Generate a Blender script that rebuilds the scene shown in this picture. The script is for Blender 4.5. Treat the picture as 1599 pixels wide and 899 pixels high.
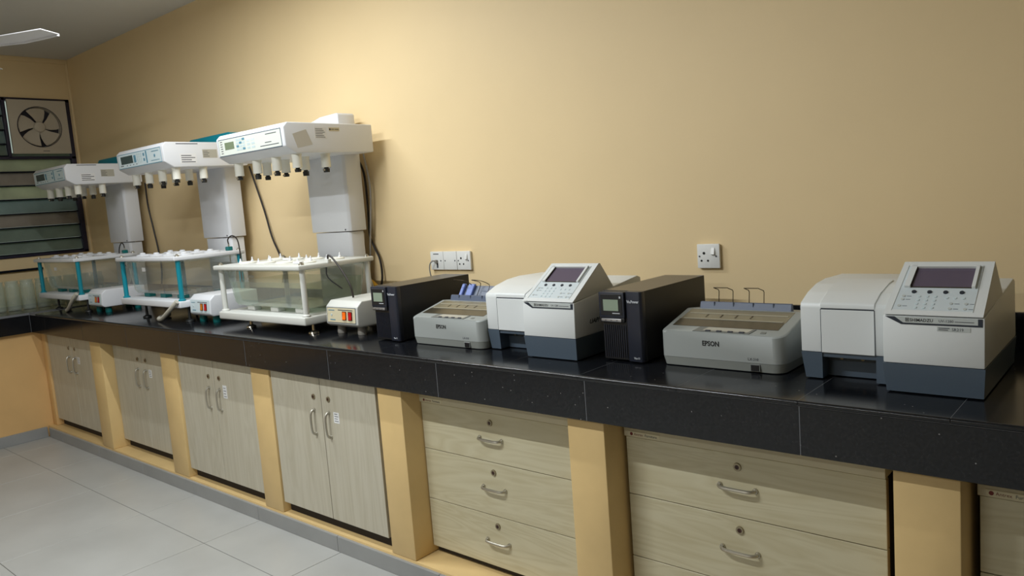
import bpy, bmesh, math, random
from mathutils import Vector, Matrix
random.seed(7)
for o in list(bpy.data.objects): bpy.data.objects.remove(o)
SC = bpy.context.scene
COL = SC.collection

# ------------------------------------------------------------------ camera
CAMZ = 1.3702
YAW, PITCH, ROLL, FPX = math.radians(-41.24), math.radians(-6.553), math.radians(-4.327), 1206.1
fw = Vector((math.sin(YAW)*math.cos(PITCH), math.cos(YAW)*math.cos(PITCH), math.sin(PITCH)))
rt = Vector((math.cos(YAW), -math.sin(YAW), 0)); up = rt.cross(fw)
rt2 = rt*math.cos(ROLL) + up*math.sin(ROLL); up2 = up*math.cos(ROLL) - rt*math.sin(ROLL)
cd = bpy.data.cameras.new('camera'); cam = bpy.data.objects.new('camera', cd); COL.objects.link(cam)
M = Matrix((rt2, up2, -fw)).transposed().to_4x4(); M.translation = Vector((0, 0, CAMZ)); cam.matrix_world = M
cd.sensor_fit = 'HORIZONTAL'; cd.sensor_width = 36.0; cd.lens = FPX/1599*36.0; cd.clip_start = 0.05
SC.camera = cam

# ------------------------------------------------------------------ view + world
SC.view_settings.view_transform = 'Standard'; SC.view_settings.look = 'None'
SC.view_settings.gamma = 1.0; SC.view_settings.use_curve_mapping = False
SC.view_settings.exposure = 0.0
w = bpy.data.worlds.new('world'); SC.world = w; w.use_nodes = True
w.node_tree.nodes['Background'].inputs[0].default_value = (0.62, 0.75, 0.66, 1)
w.node_tree.nodes['Background'].inputs[1].default_value = 0.55

# ceiling tubes: (centre x, y, length direction, power W); the last two are unseen fill lamps, added
TUBES = [(-3.15, 1.33, 'x', 29.0), (-2.3, 0.15, 'x', 54.0), (-4.8, -2.4, 'x', 6.0), (-1.8, -2.4, 'x', 40.0)]

# ------------------------------------------------------------------ sizes of the room
XL, XR, YB, YF, ZC = -6.546, 4.2, 2.454, -5.0, 2.69
TOP = 0.86          # worktop height
NOSE = 1.726        # front of the worktop
PIER = 1.756        # front of piers and plinth

# ------------------------------------------------------------------ materials
def lin(c):
    return tuple((v/12.92 if v <= 0.04045 else ((v+0.055)/1.055)**2.4) for v in [x/255 for x in c]) + (1,)
MATS = {}
def mat(name, rgb, rough=0.5, metal=0.0, spec=0.5, noise=None, bump=None, emit=None, coat=0.0):
    """plain principled material; noise=(scale, amount) mottles the colour; bump=(scale, strength)"""
    m = bpy.data.materials.new(name); m.use_nodes = True; nt = m.node_tree; b = nt.nodes['Principled BSDF']
    c = lin(rgb); b.inputs['Base Color'].default_value = c
    b.inputs['Roughness'].default_value = rough; b.inputs['Metallic'].default_value = metal
    b.inputs['Specular IOR Level'].default_value = spec; b.inputs['Coat Weight'].default_value = coat
    tc = nt.nodes.new('ShaderNodeTexCoord')
    if noise:
        n = nt.nodes.new('ShaderNodeTexNoise'); n.inputs['Scale'].default_value = noise[0]; n.inputs['Detail'].default_value = 5
        nt.links.new(tc.outputs['Object'], n.inputs['Vector'])
        r = nt.nodes.new('ShaderNodeValToRGB'); a = noise[1]
        r.color_ramp.elements[0].position = 0.3; r.color_ramp.elements[1].position = 0.7
        r.color_ramp.elements[0].color = tuple(x*(1-a) for x in c[:3])+(1,)
        r.color_ramp.elements[1].color = tuple(min(1, x*(1+a)) for x in c[:3])+(1,)
        nt.links.new(n.outputs['Fac'], r.inputs['Fac']); nt.links.new(r.outputs['Color'], b.inputs['Base Color'])
    if bump:
        n = nt.nodes.new('ShaderNodeTexNoise'); n.inputs['Scale'].default_value = bump[0]; n.inputs['Detail'].default_value = 4
        nt.links.new(tc.outputs['Object'], n.inputs['Vector'])
        bp = nt.nodes.new('ShaderNodeBump'); bp.inputs['Strength'].default_value = bump[1]; bp.inputs['Distance'].default_value = 0.004
        nt.links.new(n.outputs['Fac'], bp.inputs['Height']); nt.links.new(bp.outputs['Normal'], b.inputs['Normal'])
    if emit:
        b.inputs['Emission Color'].default_value = lin(emit[0]); b.inputs['Emission Strength'].default_value = emit[1]
    MATS[name] = m; return m
def wood(name, horizontal, light=(206, 199, 180), dark=(184, 175, 152)):
    m = bpy.data.materials.new(name); m.use_nodes = True; nt = m.node_tree; b = nt.nodes['Principled BSDF']
    tc = nt.nodes.new('ShaderNodeTexCoord'); oi = nt.nodes.new('ShaderNodeObjectInfo')
    mp = nt.nodes.new('ShaderNodeMapping'); mp.inputs['Scale'].default_value = (1.6, 9, 17) if horizontal else (17, 9, 1.3)
    ad = nt.nodes.new('ShaderNodeVectorMath'); ad.operation = 'ADD'
    cb = nt.nodes.new('ShaderNodeCombineXYZ'); ml = nt.nodes.new('ShaderNodeMath'); ml.operation = 'MULTIPLY'; ml.inputs[1].default_value = 13.0
    nt.links.new(oi.outputs['Random'], ml.inputs[0])
    for k in 'XYZ': nt.links.new(ml.outputs[0], cb.inputs[k])
    nt.links.new(tc.outputs['Object'], mp.inputs['Vector']); nt.links.new(mp.outputs[0], ad.inputs[0]); nt.links.new(cb.outputs[0], ad.inputs[1])
    n1 = nt.nodes.new('ShaderNodeTexNoise'); n1.inputs['Scale'].default_value = 1.0; n1.inputs['Detail'].default_value = 6; n1.inputs['Distortion'].default_value = 1.1
    n1.inputs['Roughness'].default_value = 0.62
    nt.links.new(ad.outputs[0], n1.inputs['Vector'])
    wv = nt.nodes.new('ShaderNodeTexNoise'); wv.inputs['Scale'].default_value = 0.35; wv.inputs['Detail'].default_value = 2; wv.inputs['Distortion'].default_value = 2.5
    nt.links.new(ad.outputs[0], wv.inputs['Vector'])
    ring = nt.nodes.new('ShaderNodeMath'); ring.operation = 'PINGPONG'; ring.inputs[1].default_value = 0.06
    nt.links.new(wv.outputs['Fac'], ring.inputs[0])
    ring2 = nt.nodes.new('ShaderNodeMath'); ring2.operation = 'MULTIPLY'; ring2.inputs[1].default_value = 5.0
    nt.links.new(ring.outputs[0], ring2.inputs[0])
    mx = nt.nodes.new('ShaderNodeMath'); mx.operation = 'ADD'
    sc = nt.nodes.new('ShaderNodeMath'); sc.operation = 'MULTIPLY'; sc.inputs[1].default_value = 0.85
    nt.links.new(n1.outputs['Fac'], sc.inputs[0]); nt.links.new(sc.outputs[0], mx.inputs[0]); nt.links.new(ring2.outputs[0], mx.inputs[1])
    r = nt.nodes.new('ShaderNodeValToRGB'); r.color_ramp.elements[0].position = 0.36; r.color_ramp.elements[1].position = 0.72
    r.color_ramp.elements[0].color = lin(dark); r.color_ramp.elements[1].color = lin(light)
    nt.links.new(mx.outputs[0], r.inputs['Fac']); nt.links.new(r.outputs['Color'], b.inputs['Base Color'])
    b.inputs['Roughness'].default_value = 0.48
    MATS[name] = m
def granite(name):
    m = bpy.data.materials.new(name); m.use_nodes = True; nt = m.node_tree; b = nt.nodes['Principled BSDF']
    tc = nt.nodes.new('ShaderNodeTexCoord')
    v = nt.nodes.new('ShaderNodeTexVoronoi'); v.inputs['Scale'].default_value = 62; nt.links.new(tc.outputs['Object'], v.inputs['Vector'])
    r = nt.nodes.new('ShaderNodeValToRGB'); e = r.color_ramp.elements
    e[0].position = 0.05; e[0].color = (0.30, 0.29, 0.28, 1); e[1].position = 0.11; e[1].color = (0.0, 0.0, 0.0, 1)
    nt.links.new(v.outputs['Distance'], r.inputs['Fac'])
    sel = nt.nodes.new('ShaderNodeMath'); sel.operation = 'GREATER_THAN'; sel.inputs[1].default_value = 0.82
    sx = nt.nodes.new('ShaderNodeSeparateColor'); nt.links.new(v.outputs['Color'], sx.inputs[0]); nt.links.new(sx.outputs[0], sel.inputs[0])
    n = nt.nodes.new('ShaderNodeTexNoise'); n.inputs['Scale'].default_value = 160; n.inputs['Detail'].default_value = 3; nt.links.new(tc.outputs['Object'], n.inputs['Vector'])
    r2 = nt.nodes.new('ShaderNodeValToRGB'); r2.color_ramp.elements[0].color = (0.003, 0.0038, 0.0055, 1); r2.color_ramp.elements[1].color = (0.0125, 0.0135, 0.0165, 1)
    r2.color_ramp.elements[0].position = 0.35; r2.color_ramp.elements[1].position = 0.75
    nt.links.new(n.outputs['Fac'], r2.inputs['Fac'])
    mx = nt.nodes.new('ShaderNodeMix'); mx.data_type = 'RGBA'; mx.blend_type = 'ADD'
    nt.links.new(sel.outputs[0], mx.inputs[0]); nt.links.new(r2.outputs['Color'], mx.inputs[6]); nt.links.new(r.outputs['Color'], mx.inputs[7])
    nt.links.new(mx.outputs[2], b.inputs['Base Color'])
    b.inputs['Specular IOR Level'].default_value = 0.45
    n3 = nt.nodes.new('ShaderNodeTexNoise'); n3.inputs['Scale'].default_value = 5; n3.inputs['Detail'].default_value = 5; nt.links.new(tc.outputs['Object'], n3.inputs['Vector'])
    r3 = nt.nodes.new('ShaderNodeMapRange'); r3.inputs['To Min'].default_value = 0.08; r3.inputs['To Max'].default_value = 0.26
    nt.links.new(n3.outputs['Fac'], r3.inputs['Value']); nt.links.new(r3.outputs[0], b.inputs['Roughness'])
    MATS[name] = m
def clear(name, tint, haze, ior=1.45, rough=0.03):
    """thin clear plastic, glass or water: see-through, tinted, a fresnel gloss and a little haze"""
    m = bpy.data.materials.new(name); m.use_nodes = True; nt = m.node_tree; nt.nodes.remove(nt.nodes['Principled BSDF'])
    out = nt.nodes['Material Output']
    t = nt.nodes.new('ShaderNodeBsdfTransparent'); t.inputs[0].default_value = tint+(1,)
    d = nt.nodes.new('ShaderNodeBsdfDiffuse'); d.inputs[0].default_value = (0.78, 0.83, 0.80, 1)
    g = nt.nodes.new('ShaderNodeBsdfGlossy'); g.inputs['Roughness'].default_value = rough
    m1 = nt.nodes.new('ShaderNodeMixShader'); m1.inputs[0].default_value = haze
    lw = nt.nodes.new('ShaderNodeLayerWeight'); pw_ = nt.nodes.new('ShaderNodeMath'); pw_.operation = 'POWER'; pw_.inputs[1].default_value = 4.5
    nt.links.new(lw.outputs['Facing'], pw_.inputs[0])
    f = nt.nodes.new('ShaderNodeMapRange'); f.inputs['To Min'].default_value = ((ior-1)/(ior+1))**2*1.6; f.inputs['To Max'].default_value = 0.75
    nt.links.new(pw_.outputs[0], f.inputs['Value'])
    m2 = nt.nodes.new('ShaderNodeMixShader')
    nt.links.new(t.outputs[0], m1.inputs[1]); nt.links.new(d.outputs[0], m1.inputs[2])
    nt.links.new(f.outputs[0], m2.inputs[0]); nt.links.new(m1.outputs[0], m2.inputs[1]); nt.links.new(g.outputs[0], m2.inputs[2])
    nt.links.new(m2.outputs[0], out.inputs[0]); MATS[name] = m
def pane_mat(name, rgb, trans):
    m = bpy.data.materials.new(name); m.use_nodes = True; nt = m.node_tree; b = nt.nodes['Principled BSDF']; out = nt.nodes['Material Output']
    tc = nt.nodes.new('ShaderNodeTexCoord'); n = nt.nodes.new('ShaderNodeTexNoise'); n.inputs['Scale'].default_value = 6; n.inputs['Detail'].default_value = 6
    nt.links.new(tc.outputs['Object'], n.inputs['Vector'])
    r = nt.nodes.new('ShaderNodeValToRGB'); c = lin(rgb); r.color_ramp.elements[0].position = 0.3; r.color_ramp.elements[1].position = 0.72
    r.color_ramp.elements[0].color = tuple(x*0.82 for x in c[:3])+(1,); r.color_ramp.elements[1].color = tuple(min(1, x*1.15) for x in c[:3])+(1,)
    nt.links.new(n.outputs['Fac'], r.inputs['Fac']); nt.links.new(r.outputs['Color'], b.inputs['Base Color'])
    b.inputs['Roughness'].default_value = 0.16
    t = nt.nodes.new('ShaderNodeBsdfTranslucent'); nt.links.new(r.outputs['Color'], t.inputs[0])
    mx = nt.nodes.new('ShaderNodeMixShader'); mx.inputs[0].default_value = trans
    nt.links.new(b.outputs[0], mx.inputs[1]); nt.links.new(t.outputs[0], mx.inputs[2]); nt.links.new(mx.outputs[0], out.inputs[0]); MATS[name] = m

mat('wall_paint', (238, 213, 166), 0.55, noise=(1.3, 0.035), bump=(90, 0.06))
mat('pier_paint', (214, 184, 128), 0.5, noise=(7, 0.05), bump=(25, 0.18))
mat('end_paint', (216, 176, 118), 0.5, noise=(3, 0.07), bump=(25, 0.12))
mat('ceiling_paint', (214, 212, 206), 0.8, noise=(2, 0.02))
mat('floor_tile', (170, 170, 166), 0.36, noise=(3.2, 0.07), bump=(120, 0.02))
mat('floor_grout', (92, 90, 86), 0.9)
mat('skirt_tile', (146, 147, 146), 0.42, noise=(6, 0.06))
granite('granite'); mat('granite_grout', (112, 114, 118), 0.8)
wood('door_wood', False, (190, 184, 166), (179, 172, 152)); wood('drawer_wood', True, (202, 194, 164), (190, 180, 147))
mat('wood_edge', (150, 128, 92), 0.6); mat('rail_wood', (196, 186, 156), 0.55, noise=(9, 0.05)); mat('dark_void', (42, 36, 33), 0.8)
mat('steel', (186, 182, 170), 0.42, 0.9); mat('brass_dark', (158, 148, 124), 0.45, 0.8); mat('hole_black', (14, 13, 12), 0.7)
mat('paper', (226, 226, 226), 0.8); mat('paper_tan', (206, 196, 164), 0.8); mat('paper_old', (176, 172, 158), 0.85); mat('ink', (70, 72, 80), 0.8); mat('ink_black', (14, 14, 18), 0.5)
mat('ink_red', (110, 40, 36), 0.7)
mat('white_plastic', (220, 222, 226), 0.38); mat('cream_plastic', (208, 209, 203), 0.4); mat('spindle_white', (230, 229, 218), 0.45)
mat('teal_plastic', (0, 132, 150), 0.38); mat('teal_dark', (0, 104, 104), 0.45)
mat('panel_film', (214, 219, 210), 0.45); mat('panel_film_blue', (206, 220, 224), 0.42); mat('key_film', (190, 206, 208), 0.5); mat('key_blue', (92, 140, 160), 0.5)
mat('lcd_green', (116, 130, 104), 0.2); mat('lcd_dark', (62, 78, 78), 0.2)
mat('ups_black', (27, 28, 31), 0.42); mat('ups_top_reflect', (66, 61, 56), 0.32); mat('ups_blue', (36, 40, 52), 0.38); mat('ups_lcd', (142, 156, 138), 0.25); mat('silver', (190, 190, 192), 0.3, 0.8)  # UPS top: lighter brown tone stands in for the wall's reflection
mat('ups_white', (190, 194, 200), 0.5)
mat("printer_grey", (154, 159, 157), 0.45); mat("printer_lower", (144, 148, 143), 0.48); mat('printer_blue', (92, 102, 122), 0.42); mat('guide_blue', (112, 132, 196), 0.4)
mat('printer_panel', (112, 116, 114), 0.45); mat('smoked', (66, 62, 51), 0.2, spec=0.5); mat('smoked_light', (124, 119, 100), 0.25); mat('paper_stain', (198, 194, 184), 0.7)
mat('roller', (162, 157, 140), 0.4); mat('wire', (66, 58, 46), 0.35, 0.7)
mat('spec_white', (222, 226, 226), 0.42); mat('spec_blue', (78, 92, 106), 0.42); mat('spec_dark', (38, 46, 58), 0.45); mat('spec_key', (206, 216, 220), 0.45); mat('spec_lcd', (98, 88, 104), 0.14)
mat('badge_grey', (190, 196, 194), 0.4)
mat('cord_black', (34, 27, 24), 0.5); mat('cord_grey', (150, 146, 138), 0.5); mat('cord_white', (214, 208, 196), 0.5); mat('hose', (190, 186, 172), 0.4); mat('cord_yellow', (214, 160, 30), 0.45)
mat('socket_white', (232, 233, 230), 0.35)
mat('frame_navy', (40, 36, 58), 0.45); mat('bar_dark', (24, 28, 34), 0.85, spec=0.15)
pane_mat('pane_teal', (146, 166, 164), 0.4); pane_mat('pane_green', (150, 164, 152), 0.4); pane_mat('pane_tan', (164, 156, 146), 0.35); pane_mat('pane_pale', (198, 202, 178), 0.5)  # pane tints carry painted room reflections and the view through the glass
mat('fan_cream', (196, 186, 168), 0.5); mat('fan_dark', (58, 54, 62), 0.6); mat('fan_white', (226, 226, 230), 0.4)
mat('chrome', (200, 196, 186), 0.16, 1.0); mat('foot_black', (24, 26, 26), 0.5)
mat('amber', (214, 92, 12), 0.3, emit=((255, 120, 30), 0.3)); mat('amber_off', (190, 112, 12), 0.3, emit=((255, 150, 20), 0.05)); mat('red_switch', (190, 12, 24), 0.3); mat('switch_frame', (60, 26, 16), 0.4)
mat('tube_glow', (255, 255, 255), 0.5, emit=((255, 252, 244), 4.0))
clear('acrylic', (0.965, 0.985, 0.975), 0.14); clear('water', (0.88, 0.95, 0.86), 0.17, 1.33); clear('glass', (0.93, 0.975, 0.94), 0.16, 1.5)

# ------------------------------------------------------------------ mesh helpers
class MB:
    def __init__(s): s.bm = bmesh.new()
    def _bev(s, vs, bev, seg):
        if bev > 0:
            vset = set(vs); ed = [e for e in s.bm.edges if e.verts[0] in vset and e.verts[1] in vset]
            bmesh.ops.bevel(s.bm, geom=ed, offset=bev, segments=seg, profile=0.5, affect='EDGES')
    def box(s, x0, x1, y0, y1, z0, z1, bev=0.0, seg=2):
        v = [s.bm.verts.new((x, y, z)) for x in (x0, x1) for y in (y0, y1) for z in (z0, z1)]
        for f in ((0, 1, 3, 2), (4, 6, 7, 5), (0, 4, 5, 1), (2, 3, 7, 6), (0, 2, 6, 4), (1, 5, 7, 3)): s.bm.faces.new([v[i] for i in f])
        s._bev(v, bev, seg); return s
    def prism(s, pts, axis, a0, a1, bev=0.0, seg=2, inset=0.0):
        """pts: polygon in the two other axes (x:(y,z)  y:(x,z)  z:(x,y))"""
        def P(p, a): return {'x': (a, p[0], p[1]), 'y': (p[0], a, p[1]), 'z': (p[0], p[1], a)}[axis]
        A = [s.bm.verts.new(P(p, a0)) for p in pts]; B = [s.bm.verts.new(P(p, a1)) for p in pts]; n = len(pts)
        s.bm.faces.new(A); s.bm.faces.new(B[::-1])
        for i in range(n): s.bm.faces.new((A[i], B[i], B[(i+1) % n], A[(i+1) % n]))
        s._bev(A+B, bev, seg); return s
    def loft(s, rings, cap=True):
        R = [[s.bm.verts.new(p) for p in r] for r in rings]; n = len(R[0])
        for a, b in zip(R, R[1:]):
            for i in range(n): s.bm.faces.new((a[i], a[(i+1) % n], b[(i+1) % n], b[i]))
        if cap: s.bm.faces.new(R[0][::-1]); s.bm.faces.new(R[-1])
        return s
    def cyl(s, p0, p1, r0, r1=None, seg=16, cap=True):
        r1 = r0 if r1 is None else r1; p0 = Vector(p0); p1 = Vector(p1); d = (p1-p0).normalized()
        a = d.orthogonal().normalized(); b = d.cross(a)
        rings = [[p+(a*math.cos(t)+b*math.sin(t))*r for t in [2*math.pi*i/seg for i in range(seg)]] for p, r in ((p0, r0), (p1, r1))]
        return s.loft(rings, cap)
    def lathe(s, prof, c=(0, 0, 0), seg=20, cap=True):
        rings = [[(c[0]+r*math.cos(2*math.pi*i/seg), c[1]+r*math.sin(2*math.pi*i/seg), c[2]+z) for i in range(seg)] for r, z in prof]
        return s.loft(rings, cap)
    def tube(s, pts, r, seg=8, sub=6):
        P = [Vector(p) for p in pts]; Q = []
        if len(P) > 2 and sub > 1:
            E = [P[0]*2-P[1]]+P+[P[-1]*2-P[-2]]
            for i in range(1, len(E)-2):
                for k in range(sub):
                    t = k/sub; a, b, c, d = E[i-1], E[i], E[i+1], E[i+2]
                    Q.append(0.5*((2*b)+(c-a)*t+(2*a-5*b+4*c-d)*t*t+(3*b-a-3*c+d)*t**3))
            Q.append(P[-1])
        else: Q = P
        n = None; rings = []
        for i, q in enumerate(Q):
            d = (Q[min(i+1, len(Q)-1)]-Q[max(i-1, 0)]).normalized()
            n = d.orthogonal().normalized() if n is None else (n-d*n.dot(d)).normalized()
            b = d.cross(n); rings.append([q+(n*math.cos(t)+b*math.sin(t))*r for t in [2*math.pi*k/seg for k in range(seg)]])
        return s.loft(rings)
    def build(s, name, m, parent=None, smooth=0.6):
        bmesh.ops.recalc_face_normals(s.bm, faces=s.bm.faces)
        me = bpy.data.meshes.new(name); s.bm.to_mesh(me); s.bm.free()
        me.materials.append(MATS[m])
        if smooth:
            me.polygons.foreach_set('use_smooth', [True]*len(me.polygons)); me.set_sharp_from_angle(angle=smooth)
        o = bpy.data.objects.new(name, me); COL.objects.link(o)
        if parent: o.parent = parent
        return o
def rbox(name, m, parent, x0, x1, y0, y1, z0, z1, bev=0.0, seg=2): return MB().box(x0, x1, y0, y1, z0, z1, bev, seg).build(name, m, parent)
def thing(name, label, cat, loc=(0, 0, 0), rz=0.0, group=None):
    o = bpy.data.objects.new(name, None); o.empty_display_size = 0.05; COL.objects.link(o); o.location = loc; o.rotation_euler = (0, 0, rz)
    return tag(o, label, cat, group)
def tag(o, label, cat, group=None):
    o['label'] = label; o['category'] = cat
    if group: o['group'] = group
    return o
def struct(o, label=None):
    o['kind'] = 'structure'
    if label: o['label'] = label
    return o
FR = Matrix.Rotation(math.pi/2, 4, 'X')                         # faces -y
SR = Matrix.Rotation(math.pi/2, 4, 'Z') @ FR                    # faces +x
def lettering(txt, size, m, parent, loc, rot=FR, align='LEFT', sx=1.0, shear=0.0, bold=0.0, name='lettering'):
    c = bpy.data.curves.new('txt', 'FONT'); c.body = txt; c.size = size; c.align_x = align; c.extrude = 0.0002; c.offset = bold; c.shear = shear; c.resolution_u = 2
    t = bpy.data.objects.new('txt', c); COL.objects.link(t)
    me = bpy.data.meshes.new_from_object(t.evaluated_get(bpy.context.evaluated_depsgraph_get()))
    bpy.data.objects.remove(t); bpy.data.curves.remove(c)
    me.transform(Matrix.Translation(Vector(loc)) @ rot @ Matrix.Diagonal((sx, 1, 1, 1)))
    me.materials.clear(); me.materials.append(MATS[m]); me.name = name
    o = bpy.data.objects.new(name, me); COL.objects.link(o); o.parent = parent; return o
def copy_tree(o, parent=None):
    c = o.copy(); COL.objects.link(c); c.parent = parent
    for ch in o.children: copy_tree(ch, c)
    return c

# ================================================================== THE SETTING
fl = struct(rbox('floor', 'floor_grout', None, XL, XR, YF, PIER+0.2, -0.05, -0.002), 'light grey tiled laboratory floor')
TX, TY = -3.77, 1.475
def floor_tile(x0, x1, y0, y1):
    x0 = max(x0, XL); x1 = min(x1, XR); y0 = max(y0, YF); y1 = min(y1, 1.752)
    if x1-x0 < 0.03 or y1-y0 < 0.03: return
    g = 0.0014
    rbox('floor_tile', 'floor_tile', fl, x0+g, x1-g, y0+g, y1-g, -0.004, 0.0, 0.0008, 1)
xs = [TX+0.604*k for k in range(-5, 15)]; ys = [TY+0.597-0.597*k for k in range(0, 13)]
for i in range(len(xs)-1):
    for j in range(len(ys)-1):
        if xs[i+1] < -5.85: continue
        floor_tile(xs[i], xs[i+1], ys[j+1], ys[j])
struct(rbox('ceiling', 'ceiling_paint', None, XL-0.2, XR+0.2, YF-0.2, YB+0.2, ZC, ZC+0.1), 'off white painted ceiling')
struct(rbox('wall_back', 'wall_paint', None, XL-0.2, XR+0.2, YB, YB+0.15, -0.05, ZC), 'pale yellow painted wall behind the bench')
struct(rbox('wall_right', 'wall_paint', None, XR, XR+0.15, YF-0.2, YB+0.15, -0.05, ZC), 'pale yellow wall at the right end of the room')
struct(rbox('wall_front', 'wall_paint', None, XL-0.2, XR+0.2, YF-0.15, YF, -0.05, ZC), 'pale yellow wall behind the viewer')
WY0, WY1, WZ0, WZ1 = 0.75, 2.428, 1.212, 2.388
wl = MB(); wl.box(XL-0.15, XL, YF-0.2, WY0, -0.05, ZC); wl.box(XL-0.15, XL, WY1, YB+0.15, -0.05, ZC)
wl.box(XL-0.15, XL, WY0, WY1, -0.05, WZ0); wl.box(XL-0.15, XL, WY0, WY1, WZ1, ZC)
struct(wl.build('wall_left', 'wall_paint', None, 0), 'yellow end wall with the louvred window')
struct(rbox('trim_1', 'wall_paint', None, XL, XL+0.012, YF, YB, 2.655, ZC, 0.003), 'raised plaster band along the top of the end wall')
struct(MB().cyl((XL+0.004, YB-0.004, TOP), (XL+0.004, YB-0.004, 2.66), 0.012, seg=10).build('trim_2', 'wall_paint', None), 'rounded plaster bead in the corner by the window')

# ---- louvred window in the end wall
win = MB()
fx0, fx1 = XL-0.05, XL+0.012
win.box(fx0, fx1, WY1-0.034, WY1, WZ0, WZ1, 0.003); win.box(fx0, fx1, WY0, WY0+0.034, WZ0, WZ1, 0.003)
win.box(fx0, fx1, WY0, WY1, WZ1-0.024, WZ1, 0.003); win.box(fx0, fx1, WY0, WY1, WZ0, WZ0+0.018, 0.003)
win.box(fx0, fx1, 1.968, 1.990, 1.946, WZ1, 0.002); win.box(fx0, fx1, WY0, WY1, 1.936, 1.956, 0.002)
win = struct(win.build('window_1', 'frame_navy'), 'navy framed louvre window beside the exhaust fan')
def pane(y0, y1, z0, z1, m):
    h = 0.004
    o = MB().prism([(XL-0.012-h, z0), (XL-0.012, z0), (XL-0.034, z1), (XL-0.034-h, z1)], 'y', y0, y1).build('louvre_pane', m, win, 0)
    b = rbox('louvre_clip', 'bar_dark', o, XL-0.030, XL-0.002, y0, y1, z0-0.011, z0-0.001)
    return o
lz = [1.937, 1.839, 1.737, 1.635, 1.530, 1.428, 1.324, 1.231]
lm = ['pane_pale', 'pane_tan', 'pane_pale', 'pane_teal', 'pane_tan', 'pane_green', 'pane_green']
for i in range(7): pane(WY0+0.035, WY1-0.035, lz[i+1]+0.010, lz[i]+0.004, lm[i])
uz = [2.362, 2.250, 2.147, 2.044, 1.957]
for i in range(4): pane(WY0+0.035, 1.966, uz[i+1]+0.010, uz[i]+0.004, ('pane_teal', 'pane_green', 'pane_teal', 'pane_green')[i])
pane(1.992, WY1-0.036, 1.960, 1.985, 'pane_green')
rod = MB().cyl((XL+0.022, WY0, 1.118), (XL+0.022, 2.08, 1.118), 0.009, seg=10).cyl((XL, 1.0, 1.118), (XL+0.022, 1.0, 1.118), 0.006, seg=8).cyl((XL, 2.02, 1.118), (XL+0.022, 2.02, 1.118), 0.006, seg=8).build('wall_rod', 'bar_dark')
tag(rod, 'thin black metal rod on the wall just under the louvre window', 'rod')

# ---- plinth under the bench with its grey skirting tiles
pl = struct(rbox('baseboard_back', 'pier_paint', None, -5.84, XR, PIER, YB, 0.0, 0.076, 0.003), 'low yellow plinth along the foot of the bench')
sx = -2.575
k = -6
while True:
    x0 = max(sx+0.598*k, -5.80); x1 = min(sx+0.598*(k+1), XR); k += 1
    if x1 < -5.7: continue
    if x0 > XR-0.05: break
    rbox('skirting_tile', 'skirt_tile', pl, x0+0.001, x1-0.001, PIER-0.011, PIER+0.002, 0.0, 0.066, 0.0015, 1)
bl = struct(rbox('baseboard_left', 'end_paint', None, XL, -5.838, YF, 2.1, 0.0, 0.73, 0.0), 'orange yellow wall closing the end bench')
for k in range(9):
    y1 = PIER-0.012-0.598*k; y0 = max(y1-0.596, YF)
    if y1-y0 > 0.05: rbox('skirting_tile', 'skirt_tile', bl, -5.840, -5.822, y0, y1, 0.0, 0.07, 0.0015, 1)

# ---- masonry piers
PIERS = [(-4.92, -4.765, 'yellow masonry pier between the first and second cabinets from the window'),
         (-3.998, -3.835, 'yellow masonry pier between the second and third cabinets from the window'),
         (-3.119, -2.973, 'yellow masonry pier between the third and fourth cabinets from the window'),
         (-2.241, -2.108, 'yellow masonry pier between the last two-door cabinet and the first drawer unit'),
         (-1.364, -1.234, 'yellow masonry pier between the two fully visible drawer units'),
         (-0.472, -0.340, 'yellow masonry pier nearest the right edge beneath the big spectrophotometer')]
for x0, x1, lab in PIERS:
    tag(rbox('bench_pier', 'pier_paint', None, x0, x1, PIER, YB-0.002, 0.0762, 0.7285, 0.004), lab, 'pier', 'masonry piers under the bench')

# ---- worktop
wt = thing('worktop', 'L-shaped black speckled granite worktop with thick front edge', 'worktop', (0, 0, 0))
bed = MB(); bed.box(-5.80, XR-0.003, NOSE+0.0018, YB-0.004, 0.730, TOP-0.0002); bed.box(XL+0.004, -5.80, YF+0.01, YB-0.004, 0.730, TOP-0.0002)
bed.build('screed_bed', 'granite_grout', wt, 0)
g = 0.0006
def slab(x0, x1, y0, y1, end=False):
    r = 0.0065; z0, z1 = TOP-0.0135, TOP
    nose = [(-r+r*math.cos(a), z1-r+r*math.sin(a)) for a in [math.radians(18*k) for k in range(6)]]   # rounded top front edge, outwards
    low = [(-r+r*math.cos(a), z0+r+r*math.sin(a)) for a in [math.radians(-90+18*k) for k in range(5)]]
    if end: MB().prism([(x0, z1), (x0, z0)]+[(x1+d, z) for d, z in low+nose], 'y', y0+g, y1-g).build('granite_slab', 'granite', wt)
    else: MB().prism([(y1, z1), (y1, z0)]+[(y0-d, z) for d, z in low+nose], 'x', x0+g, x1-g).build('granite_slab', 'granite', wt)
x = -0.352+0.313*15
while x > -5.6:
    x0 = max(x-0.313, -5.805); x1 = min(x, XR-0.002)
    if x0-(-5.805) < 0.1: x0 = -5.805
    if x1-x0 > 0.02: slab(x0, x1, NOSE-0.003, YB-0.003)
    x -= 0.313
    if x0 == -5.805: break
y = YB-0.003
while y > YF+0.2:
    slab(XL+0.003, -5.805, max(YF+0.003, y-0.6 if y > YB-0.1 else y-0.313), y, True); y -= 0.6 if y > YB-0.1 else 0.313
FASC = 0.7285
x = -0.663+0.608*8
while True:
    x0 = max(x-0.608, -5.807); x1 = min(x, XR-0.002)
    if x1-x0 > 0.02: rbox('granite_fascia', 'granite', wt, x0+g, x1-g, NOSE+0.001, NOSE+0.019, FASC, TOP-0.014, 0.0012, 1)
    x -= 0.608
    if x < -5.8: break
y = NOSE+0.0
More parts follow.
